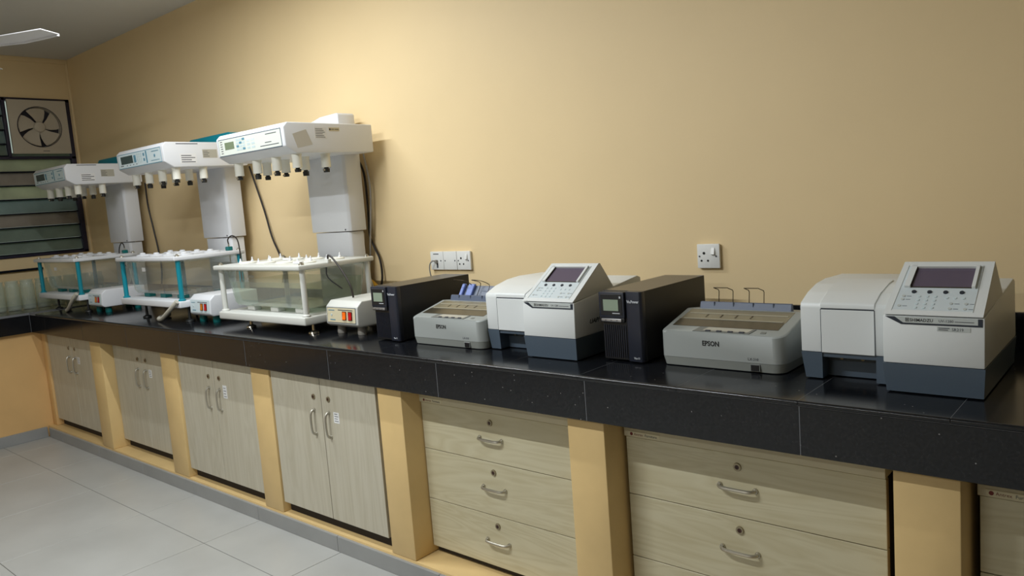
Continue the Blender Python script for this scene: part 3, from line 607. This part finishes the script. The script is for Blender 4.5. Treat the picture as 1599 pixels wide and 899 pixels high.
# ================================================================== PRINTERS
def printer(x0, y, raised, label):
    t = thing('dot_matrix_printer', label, 'printer', (x0, y, TOP), 0, 'grey dot matrix printers on the bench')
    W, D = 0.362, 0.272
    def outline(r, ins=0.0, y0=0.0, y1=D):
        pts = []
        for cx_, cy_, a0 in ((W-r-ins, y0+r+ins, -90), (W-r-ins, y1-r-ins, 0), (r+ins, y1-r-ins, 90), (0.016+ins, y0+0.016+ins, 180)):
            rr = r if a0 != 180 else 0.016
            for k in range(6): a = math.radians(a0+18*k); pts.append((cx_+rr*math.cos(a), cy_+rr*math.sin(a)))
        return pts
    def topz(yy): return 0.101+max(0, min(1, yy/0.165))*0.041 if yy <= 0.165 else 0.142-(yy-0.165)*0.12
    lo = outline(0.030, 0.005); mid = outline(0.030, 0.0006)
    b = MB().loft([[(px, py, 0.003) for px, py in lo], [(px, py, 0.027) for px, py in mid]]).build('base_shell', 'printer_lower', t)
    RF, RL, e_ = 0.030, 0.016, 0.0045
    yl = [0, 0.001, 0.003, 0.006, 0.010, 0.016, 0.022, 0.030]+[0.030+0.135*k/6 for k in range(1, 7)]+[0.19, 0.215, D-0.030, D-0.020, D-0.010, D-0.004, D-0.001, D]
    def arc(r, d): return r-math.sqrt(max(0, r*r-(r-d)**2)) if d < r else 0.0
    def xr(yy): return W-0.0005-max(arc(RF, yy), arc(RF, D-yy))
    def xl(yy): return 0.0005+max(arc(RL, yy), arc(RF, D-yy))
    up_ = MB(); V = []
    for yy in yl:
        yi = min(max(yy, 0.0), D); yt = yi+e_*(1-2*yi/D)
        V.append([up_.bm.verts.new(p) for p in ((xl(yi), yi, 0.0278), (xr(yi), yi, 0.0278), (xl(yi), yi, topz(yi)-0.004), (xr(yi), yi, topz(yi)-0.004),
                  (xl(yi)+e_*0.3, yi+0.3*(yt-yi), topz(yi)-0.0015), (xr(yi)-e_*0.3, yi+0.3*(yt-yi), topz(yi)-0.0015), (xl(yi)+e_, yt, topz(yt)), (xr(yi)-e_, yt, topz(yt)))])
    for p, q in zip(V, V[1:]):
        for i, j in ((0, 2), (2, 4), (4, 6), (6, 7), (7, 5), (5, 3), (3, 1), (1, 0)): up_.bm.faces.new((p[i], p[j], q[j], q[i]))
    for p in (V[0], V[-1]): up_.bm.faces.new([p[i] for i in (0, 2, 4, 6, 7, 5, 3, 1)])
    shell = up_.build('upper_shell', 'printer_grey', t, 0.5)
    lettering('EPSON', 0.0195, 'ink_black', shell, (0.130, -0.0003, 0.066), sx=0.86, bold=0.0005, name='brand_lettering')
    lettering('LX-310', 0.010, 'ink', shell, (0.262, -0.0003, 0.0345))
    sw = rbox('power_switch', 'printer_panel', b, 0.268, 0.296, -0.0012, 0.004, 0.005, 0.0245, 0.001, 1)
    rbox('rocker', 'ink_black', sw, 0.271, 0.293, -0.0026, 0.0, 0.0068, 0.023, 0.001, 1)
    # sloping top: boxes laid on the slope
    ang = math.atan2(0.041, 0.165)
    def on_slope(name, m, par, xa, xb, ya, yb, h0, h1, skew=0.0, bev=0.0):
        def S(yy, h): return (yy*math.cos(ang)-h*math.sin(ang), 0.101+yy*math.sin(ang)+h*math.cos(ang))
        mb = MB(); R = []
        for h in (h0, h1):
            p0 = S(ya, h); p1 = S(yb, h)
            R.append([(xa, p0[0], p0[1]), (xb, p0[0], p0[1]), (xb+skew, p1[0], p1[1]), (xa+skew, p1[0], p1[1])])
        mb.loft(R); return mb.build(name, m, par, 0)
    pnl = on_slope('control_panel', 'printer_panel', shell, 0.098, 0.264, 0.008, 0.038, 0.0, 0.0016, 0.010)
    on_slope('panel_label', 'paper_old', pnl, 0.126, 0.258, 0.016, 0.037, 0.0016, 0.0022, 0.009)
    for k in range(4): on_slope('button', 'ink', pnl, 0.136+0.033*k, 0.150+0.033*k, 0.0100, 0.0155, 0.0016, 0.004)
    on_slope('corner_badge', 'printer_panel', shell, 0.292, 0.306, 0.016, 0.026, 0.0, 0.001)
    cov = on_slope('paper_cover', 'smoked', shell, 0.018, W-0.030, 0.042, 0.090, -0.002, 0.0008, 0.0)
    on_slope('cover_window', 'smoked_light', shell, 0.020, W-0.028, 0.0905, 0.163, -0.002, 0.0006)
    rl = on_slope('paper_bar', 'roller', shell, 0.030, W-0.036, 0.0905, 0.095, 0.0, 0.0022)
    on_slope('paper_bar', 'roller', shell, 0.030, W-0.036, 0.130, 0.135, 0.0, 0.0018)
    for k in range(4): on_slope('paper_roller', 'smoked', shell, 0.09+0.045*k, 0.094+0.045*k, 0.108, 0.126, 0.0, 0.0016)
    for fx in (0.05, W-0.05):
        for fy in (0.05, D-0.05): MB().cyl((fx, fy, 0), (fx, fy, 0.004), 0.012, seg=12).build('rubber_foot', 'foot_black', t)
    # paper guide at the back
    gd = MB().prism([(0.168, 0.136), (0.176, 0.161), (0.186, 0.161), (0.190, 0.132)], 'x', 0.040, 0.318, 0.0015, 1).build('paper_guide', 'printer_blue', t)
    for k in range(4): rbox('guide_rib', 'printer_blue', gd, 0.085+0.06*k, 0.087+0.06*k, 0.1715, 0.1765, 0.150, 0.1615)
    if raised:
        g2 = MB().prism([(0.185, 0.140), (0.225, 0.192), (0.231, 0.190), (0.193, 0.138)], 'x', 0.085, 0.335, 0.001, 1).build('rear_guide', 'printer_blue', t)
        for xa, xb in ((0.070, 0.085), (0.105, 0.135)):
            MB().prism([(0.180, 0.150), (0.214, 0.200), (0.226, 0.197), (0.194, 0.146)], 'x', xa, xb, 0.002, 1).build('sheet_stop', 'guide_blue', g2)
        for xa in (0.070, 0.165):
            MB().tube([(xa, 0.19, 0.158), (xa, 0.214, 0.195), (xa-0.004, 0.212, 0.208), (xa-0.022, 0.190, 0.218), (xa+0.026, 0.188, 0.216), (xa+0.046, 0.204, 0.204), (xa+0.048, 0.212, 0.192), (xa+0.048, 0.19, 0.158)], 0.0013, 6, 4).build('wire_stop', 'wire', g2)
    else:
        for xa in (0.098, 0.192):
            MB().tube([(xa, 0.180, 0.158), (xa, 0.184, 0.192), (xa-0.001, 0.182, 0.197), (xa-0.004, 0.158, 0.206), (xa+0.038, 0.158, 0.2065), (xa+0.043, 0.182, 0.197), (xa+0.044, 0.184, 0.192), (xa+0.044, 0.180, 0.158)], 0.0013, 6, 1).build('wire_stop', 'wire', gd)
    return t
printer(-1.138, 1.934, False, 'grey dot matrix printer with two wire loops below the lone wall socket')
printer(-2.174, 1.898, True, 'grey dot matrix printer with raised blue paper guide by the row of sockets')

# ================================================================== SPECTROPHOTOMETERS
def spectro(x0, y, label, asset, scrawl):
    """local origin: front left bottom corner of the console block"""
    t = thing('spectrophotometer', label, 'spectrophotometer', (x0, y, TOP), 0, 'benchtop spectrophotometers')
    W, D = 0.206, 0.405
    # lower grey shell of the console, slightly tapered to the foot
    MB().loft([[(0.006, 0.006, 0.004), (W-0.004, 0.006, 0.004), (W-0.004, D-0.006, 0.004), (0.006, D-0.006, 0.004)], [(0.0, 0.0, 0.0705), (W, 0.0, 0.0705), (W, D, 0.0705), (0.0, D, 0.0705)]]).build('console_base', 'spec_blue', t)
    body = MB().prism([(0.0005, 0.0713), (0.004, 0.181), (0.372, 0.222), (0.392, 0.215), (D-0.001, 0.0713)], 'x', 0.001, W-0.001, 0.003, 2).build('console_body', 'spec_white', t)
    # wedge with keypad and screen
    y0, z0, y1, z1 = 0.002, 0.184, 0.155, 0.287
    wd = MB().loft([[(0.002, y0, z0), (W-0.004, y0, z0), (W-0.002, 0.225, 0.204), (0.002, 0.225, 0.204)],
                    [(0.002, y0, z0+0.001), (W-0.004, y0, z0+0.001), (W-0.002, 0.225, 0.205), (0.002, 0.225, 0.205)],
                    [(0.012, y1, z1), (W-0.006, y1, z1), (W-0.007, y1+0.010, z1), (0.013, y1+0.010, z1)]])
    wedge = wd.build('keypad_wedge', 'spec_white', t, 0.3)
    n = Vector((0, -(z1-z0), (y1-y0))).normalized(); sl = Vector((0, y1-y0, z1-z0)); L = sl.length; sl.normalize()
    def S(xf, s, h):        # xf 0..1 across, s 0..1 up the slope, h above it
        xa = 0.002+s*0.010; xb = W-0.004-s*0.002
        p = Vector((xa+(xb-xa)*xf, y0, z0))+sl*(s*L)+n*h; return (p.x, p.y, p.z)
    def pad(name, m, par, xa, xb, sa, sb, h0, h1):
        return MB().loft([[S(xa, sa, h), S(xb, sa, h), S(xb, sb, h), S(xa, sb, h)] for h in (h0, h1)]).build(name, m, par, 0)
    kp = pad('keypad', 'spec_key', wedge, 0.075, 0.89, 0.085, 0.91, 0.0, 0.0008)
    edge = pad('keypad_edge', 'badge_grey', wedge, 0.068, 0.075, 0.075, 0.92, 0.0, 0.0016); pad('keypad_edge', 'badge_grey', wedge, 0.89, 0.897, 0.075, 0.92, 0.0, 0.0016)
    # sunk screen: a frame of four sides around the glass
    fa, fb, sa, sb = 0.155, 0.84, 0.50, 0.885
    sc = pad('screen', 'spec_lcd', wedge, fa+0.02, fb-0.02, sa+0.008, sb-0.02, 0.001, 0.0016)
    pad('screen_frame', 'spec_white', sc, fa-0.035, fa+0.028, sa-0.01, sb, 0.0008, 0.0075); pad('screen_frame', 'spec_white', sc, fb-0.012, fb+0.025, sa-0.01, sb, 0.0008, 0.0075)
    pad('screen_frame', 'spec_white', sc, fa-0.035, fb+0.025, sb-0.02, sb+0.02, 0.0008, 0.0075)
    pad('screen_frame', 'smoked', sc, fa+0.02, fb-0.01, sa-0.004, sa+0.012, 0.0008, 0.002); pad('screen_frame', 'smoked', sc, fa+0.026, fa+0.034, sa+0.008, sb-0.02, 0.001, 0.006)
    for k in range(4):
        c = Vector(S(0.24+0.167*k, 0.415, 0.0008)); MB().cyl(c, c+n*0.0022, 0.0052, 0.0048, 14).build('soft_key', 'spec_dark', kp)
    def dot(xf, s, m, r=0.0036):
        c = Vector(S(xf, s, 0.0008)); return MB().cyl(c, c+n*0.0012, r, r, 10).build('key', m, kp)
    for xf, s in ((0.145, 0.335), (0.145, 0.275), (0.135, 0.155), (0.66, 0.215), (0.66, 0.125), (0.81, 0.215), (0.81, 0.125)):
        dot(xf, s, 'badge_grey'); pad('key_print', 'spec_blue', kp, xf+0.035, xf+0.085, s-0.004, s+0.004, 0.0007, 0.0011)
    for r in range(4):
        for c in range(3 if r < 3 else 3): dot(0.31+0.085*c, 0.335-0.068*r, 'panel_film_blue')
    for c in range(3): dot(0.60+0.085*c, 0.315, 'panel_film_blue')
    # name strip on the front
    dk = MB().prism([(0.006, 0.1795), (0.026, 0.1795), (0.044, 0.166), (0.192, 0.166), (0.192, 0.1795), (0.201, 0.1795), (0.201, 0.162), (0.040, 0.162)], 'y', 0.0028, 0.0045).build('name_strip', 'spec_dark', body, 0)
    pt = MB().prism([(0.026, 0.1795), (0.192, 0.1795), (0.192, 0.166), (0.044, 0.166)], 'y', 0.0030, 0.0046).build('name_plate', 'badge_grey', dk, 0)
    lettering('SHIMADZU', 0.0096, 'ink_black', pt, (0.0575, 0.0029, 0.1695), bold=0.00015, name='brand_lettering')
    em = MB(); 
    for a in ((0.0490, 0.0500), (0.0550, 0.0560)): em.box(a[0], a[1], 0.0024, 0.0031, 0.1690, 0.1770)
    em.box(0.0490, 0.0560, 0.0024, 0.0031, 0.1762, 0.1770); em.box(0.0490, 0.0560, 0.0024, 0.0031, 0.1690, 0.1698); em.box(0.0515, 0.0535, 0.0024, 0.0031, 0.1710, 0.1750)
    em.build('brand_emblem', 'ink_black', pt, 0)
    lettering('UV-1280', 0.0082, 'ink', pt, (0.116, 0.0029, 0.1698)); rbox('name_print', 'ink', pt, 0.148, 0.185, 0.0024, 0.0031, 0.1712, 0.1724)
    if asset:
        st = rbox('asset_label', 'badge_grey', body, 0.113, 0.178, 0.0022, 0.0032, 0.150, 0.1598)
        for xa, xb, za in ((0.116, 0.138, 0.1562), (0.116, 0.135, 0.1525)): rbox('writing', 'ink', st, xa, xb, 0.0018, 0.0023, za, za+0.0016)
        lettering('SR219', 0.009, 'ink', st, (0.142, 0.0021, 0.1516))
    if scrawl: lettering('UAP/', 0.019, 'ink_black', body, (W-0.0008, 0.078, 0.106), SR, sx=1.3, shear=0.35, bold=0.0003, name='marker_writing')
    # left sample compartment
    X0, X1, Y0 = -0.209, -0.001, 0.055
    lb = MB()
    lb.loft([[(X0+0.008, Y0+0.006, 0.004), (X0+0.050, Y0+0.006, 0.004), (X0+0.050, D-0.006, 0.004), (X0+0.008, D-0.006, 0.004)], [(X0, Y0, 0.0705), (X0+0.052, Y0, 0.0705), (X0+0.052, D, 0.0705), (X0, D, 0.0705)]])
    lb.box(X1-0.030, X1, Y0+0.003, D-0.004, 0.004, 0.0705); lb.box(X0+0.05, X1-0.02, Y0+0.004, D-0.004, 0.060, 0.0705); lb.box(X0+0.05, X1-0.02, Y0+0.050, D-0.006, 0.003, 0.062)
    cb = lb.build('compartment_base', 'spec_blue', t, 0.3)
    for kx in (0.085, 0.135): MB().cyl((X0+kx, Y0+0.051, 0.050), (X0+kx, Y0+0.044, 0.050), 0.004, seg=10).build('base_screw', 'brass_dark', cb)
    prof = [(Y0+0.001, 0.0713), (Y0, 0.186), (Y0+0.004, 0.196), (Y0+0.055, 0.216), (Y0+0.12, 0.229), (Y0+0.19, 0.234), (D-0.03, 0.231), (D-0.006, 0.215), (D-0.002, 0.0713)]
    lc = MB().prism(prof, 'x', X0, X1, 0.003, 2).build('compartment_body', 'spec_white', t, 0.45)
    dprof = [(Y0-0.0012, 0.1835), (Y0-0.0012, 0.194), (Y0+0.003, 0.1985), (Y0+0.055, 0.2185), (Y0+0.12, 0.2315), (Y0+0.165, 0.2355), (Y0+0.165, 0.230), (Y0+0.06, 0.212), (Y0+0.008, 0.1835)]
    MB().prism(dprof, 'x', X0+0.050, X1-0.030, 0.0012, 1).build('compartment_lid', 'spec_white', lc, 0.45)
    rbox('lid_gap', 'spec_dark', lc, X0+0.0515, X1-0.0312, Y0-0.0002, Y0+0.002, 0.181, 0.1845)
    dgap = rbox('door_gap', 'spec_dark', lc, X0+0.050, X1-0.0297, Y0-0.0004, Y0+0.001, 0.0722, 0.1815)
    rbox('compartment_door', 'spec_white', lc, X0+0.0518, X1-0.0312, Y0-0.0018, Y0+0.002, 0.0716, 0.1805, 0.001, 1)
    for fx, fy in ((0.02, 0.03), (W-0.02, 0.03), (0.02, D-0.03), (W-0.02, D-0.03), (X0+0.03, Y0+0.03), (X0+0.03, D-0.03)):
        MB().cyl((fx, fy, 0), (fx, fy, 0.005), 0.010, seg=12).build('rubber_foot', 'foot_black', t)
    return t
spectro(-0.5205, 1.875, 'white and slate spectrophotometer at the right end of the bench', True, False)
spectro(-1.6000, 1.866, 'white and slate spectrophotometer with black marker writing between printer and power unit', False, True)

# ================================================================== SOCKETS
def wall_plate(x0, z0, kind, label, grp):
    t = thing('wall_socket', label, 'socket', (x0, YB, z0), 0, grp)
    S_ = 0.0835
    pl_ = MB().box(0, S_, -0.0145, -0.004, 0, S_, 0.0022, 2).build('plate', 'socket_white', t)
    rbox('back_box', 'socket_white', t, 0.003, S_-0.003, -0.0045, -0.0003, 0.003, S_-0.003)
    def hole(name, x, z, r, m='hole_black', par=None): return MB().cyl((x, -0.0146, z), (x, -0.0151, z), r, seg=14).build(name, m, par or pl_)
    if kind == 'socket':
        hole('pin_hole', 0.026, 0.052, 0.0048); hole('pin_hole', 0.016, 0.026, 0.0038); hole('pin_hole', 0.040, 0.026, 0.0038)
        hole('screw', 0.009, 0.041, 0.0032, 'ink'); hole('screw', 0.071, 0.041, 0.0032, 'ink')
        MB().prism([(-0.0145, 0.045), (-0.0230, 0.048), (-0.0165, 0.070), (-0.0145, 0.072)], 'x', 0.054, 0.067, 0.0008, 1).build('rocker', 'socket_white', pl_, 0)
    elif kind == 'blank':
        hole('screw', 0.010, 0.041, 0.0034, 'ink'); hole('screw', 0.073, 0.041, 0.0034, 'ink')
    else:
        hole('screw', 0.010, 0.041, 0.0034, 'ink'); hole('screw', 0.067, 0.041, 0.0034, 'ink')
        o = rbox('outlet_port', 'ink', pl_, 0.038, 0.048, -0.0152, -0.0144, 0.012, 0.030); hole('port_hole', 0.043, 0.012, 0.005, 'spec_blue')
        rbox('plug', 'cord_grey', pl_, 0.036, 0.048, -0.028, -0.0146, 0.030, 0.046, 0.002, 1)
        rbox('plate_print', 'ink', pl_, 0.020, 0.055, -0.0149, -0.0144, 0.070, 0.074)
    return t
G = 'white wall plates above the left power unit'
wall_plate(-2.624, 1.074, 'data', 'white wall plate with a grey cable plugged in, left of three', G)
wall_plate(-2.539, 1.074, 'blank', 'blank white wall plate in the middle of the row of three', G)
wall_plate(-2.453, 1.074, 'socket', 'white three-pin socket with switch, right of the row of three', G)
wall_plate(-1.274, 1.083, 'socket', 'lone white three-pin socket with switch above the right printer', None)
cord('network_cable', [(-2.582, 2.431, 1.113), (-2.590, 2.420, 1.116), (-2.603, 2.415, 1.105), (-2.610, 2.415, 1.078), (-2.608, 2.420, 1.03), (-2.60, 2.42, 0.95), (-2.59, 2.40, 0.866)], 0.0032, 'cord_grey', 'thin grey cable dropping from the leftmost wall plate', 'cable')

# ================================================================== GLASS JARS ON THE END BENCH
def jar(x, y, zs=1.0):
    m = MB().lathe([(0.034, 0.0), (0.042, 0.004), (0.044, 0.014), (0.044, 0.160), (0.041, 0.178), (0.0375, 0.186), (0.0375, 0.196), (0.0405, 0.199), (0.0405, 0.204)], (0, 0, 0), 22)
    # drop the top cap so the jar is open
    top = max(m.bm.faces, key=lambda f: f.calc_center_median().z); m.bm.faces.remove(top)
    return m
j0 = None
for r, xx in enumerate((-6.10, -6.205)):
    for k in range(11):
        yj = 1.36+0.0935*k+0.035*r
        if j0 is None: j = jar(0, 0).build('glass_jar', 'glass'); j0 = j
        else: j = j0.copy(); COL.objects.link(j)
        j.location = (xx+0.004*math.sin(k*2.3), yj, TOP)
        tag(j, ('clear greenish glass jar in the front row under the louvre window', 'clear greenish glass jar in the back row against the window wall')[r], 'jar', 'glass jars under the window')

# ================================================================== EXHAUST FAN in the window
ex = thing('exhaust_fan', 'cream square exhaust fan with five blades in the window corner', 'exhaust fan', (XL, 2.194, 2.173))
hf, rr, dx0, dx1 = 0.198, 0.148, 0.014, 0.034
pn = MB(); seg = 48
def sq(a):
    c, s_ = math.cos(a), math.sin(a); k = hf/max(abs(c), abs(s_)); return c*k, s_*k
angs = [2*math.pi*i/seg+math.pi/4 for i in range(seg)]
pn.loft([[(dx0, *sq(a)) for a in angs], [(dx1, *sq(a)) for a in angs], [(dx1, rr*math.cos(a), rr*math.sin(a)) for a in angs], [(dx0-0.03, (rr-0.004)*math.cos(a), (rr-0.004)*math.sin(a)) for a in angs]], False)
pnl = pn.build('housing', 'fan_cream', ex, 0.5)
MB().cyl((dx0-0.034, 0, 0), (dx0-0.030, 0, 0), rr-0.004, seg=40).build('shutter_back', 'fan_dark', ex)
ring = MB().loft([[(dx1+0.0006, r_*math.cos(a), r_*math.sin(a)) for a in angs] for r_ in (rr-0.001, rr+0.004)], False).build('opening_rim', 'fan_dark', pnl, 0)
hub = MB().loft([[(x_, r_*math.cos(a), r_*math.sin(a)) for a in angs] for x_, r_ in ((dx0-0.01, 0.040), (dx1-0.006, 0.040), (dx1+0.002, 0.034), (dx1+0.006, 0.015))]).build('fan_hub', 'fan_cream', ex)
for k in range(5):
    a0 = 2*math.pi*k/5+math.pi/2
    R = []
    for u in (-0.5, -0.25, 0, 0.25, 0.5):
        row = []
        for f_, wdt in ((0.036, 1.10), (0.08, 1.06), (0.12, 1.02), (0.141, 0.96)):
            a = a0+u*wdt+(f_-0.09)*2.2; row.append((dx1-0.014+u*0.016, f_*math.cos(a), f_*math.sin(a)))
        R.append(row)
    bl_ = MB(); V = [[bl_.bm.verts.new(p) for p in r_] for r_ in R]; V2 = [[bl_.bm.verts.new((p[0]-0.003, p[1], p[2])) for p in r_] for r_ in R]
    for i in range(4):
        for j in range(3):
            bl_.bm.faces.new((V[i][j], V[i][j+1], V[i+1][j+1], V[i+1][j])); bl_.bm.faces.new((V2[i][j], V2[i+1][j], V2[i+1][j+1], V2[i][j+1]))
    for i in range(4):
        bl_.bm.faces.new((V[i][0], V[i+1][0], V2[i+1][0], V2[i][0])); bl_.bm.faces.new((V[i][3], V2[i][3], V2[i+1][3], V[i+1][3]))
    for j in range(3):
        bl_.bm.faces.new((V[0][j], V2[0][j], V2[0][j+1], V[0][j+1])); bl_.bm.faces.new((V[4][j], V[4][j+1], V2[4][j+1], V2[4][j]))
    bl_.build('fan_blade', 'fan_cream', ex)
rbox('maker_mark', 'ink', pnl, dx1-0.0002, dx1+0.0006, 0.0, 0.045, -0.181, -0.177)

# ================================================================== CEILING FAN (one blade tip in view)
cf = thing('ceiling_fan', 'white ceiling fan with one blade tip showing at the top left', 'ceiling fan', (-4.513, 1.164, ZC))
MB().lathe([(0.03, -0.05), (0.07, -0.04), (0.075, 0.0)], (0, 0, 0), 20).build('canopy', 'fan_white', cf)
MB().cyl((0, 0, -0.32), (0, 0, -0.04), 0.011, seg=12).build('down_rod', 'fan_white', cf)
MB().lathe([(0.03, -0.44), (0.09, -0.43), (0.115, -0.40), (0.115, -0.36), (0.08, -0.33), (0.03, -0.315)], (0, 0, 0), 28).build('motor', 'fan_white', cf)
for k in range(3):
    a = math.radians(28)+k*2*math.pi/3; c, s_ = math.cos(a), math.sin(a)
    def P(u, v, z): return (u*c-v*s_, u*s_+v*c, z)
    def rg(z0): return [P(0.16, -0.045, z0), P(0.346, -0.0475, z0), P(0.600, -0.062, z0), P(0.591, 0.058, z0), P(0.353, 0.10, z0), P(0.16, 0.08, z0)]
    b = MB().loft([rg(-0.392), rg(-0.388)]).build('fan_blade', 'fan_white', cf, 0)
    MB().loft([[P(0.16, 0.07, z_), P(0.353, 0.09, z_), P(0.588, 0.048, z_), P(0.591, 0.058, z_), P(0.353, 0.10, z_), P(0.16, 0.08, z_)] for z_ in (-0.400, -0.390)]).build('blade_rim', 'fan_white', b, 0)
    MB().loft([[P(0.10, -0.02, z_), P(0.20, -0.03, z_), P(0.20, 0.03, z_), P(0.10, 0.02, z_)] for z_ in (-0.388, -0.380)]).build('blade_iron', 'fan_white', b, 0)

# ================================================================== TUBE LIGHTS
for i, (lx, ly, ax, pw) in enumerate(TUBES):
    lab = ['white tube light on the ceiling above the testers', 'white tube light on the ceiling above the viewer', 'unseen tube light added as fill over the open floor', 'unseen tube light added as fill behind the viewer'][i]
    t = thing('tube_light', lab, 'tube light', (lx, ly, ZC))
    rbox('batten', 'fan_white', t, -0.63, 0.63, -0.03, 0.03, -0.045, 0.0, 0.004, 2)
    MB().cyl((-0.59, 0, -0.066), (0.59, 0, -0.066), 0.013, seg=14).build('tube', 'tube_glow', t)
    for s_ in (-1, 1): rbox('lamp_holder', 'fan_white', t, s_*0.60-0.012, s_*0.60+0.012, -0.016, 0.016, -0.085, -0.040, 0.003, 1)
    ld = bpy.data.lights.new('tube_lamp', 'AREA'); ld.shape = 'RECTANGLE'; ld.size = 1.18; ld.size_y = 0.03; ld.energy = pw; ld.color = (0.93, 0.975, 1.0)
    lo_ = bpy.data.objects.new('tube_lamp', ld); COL.objects.link(lo_); lo_.parent = t; lo_.location = (0, 0, -0.082)
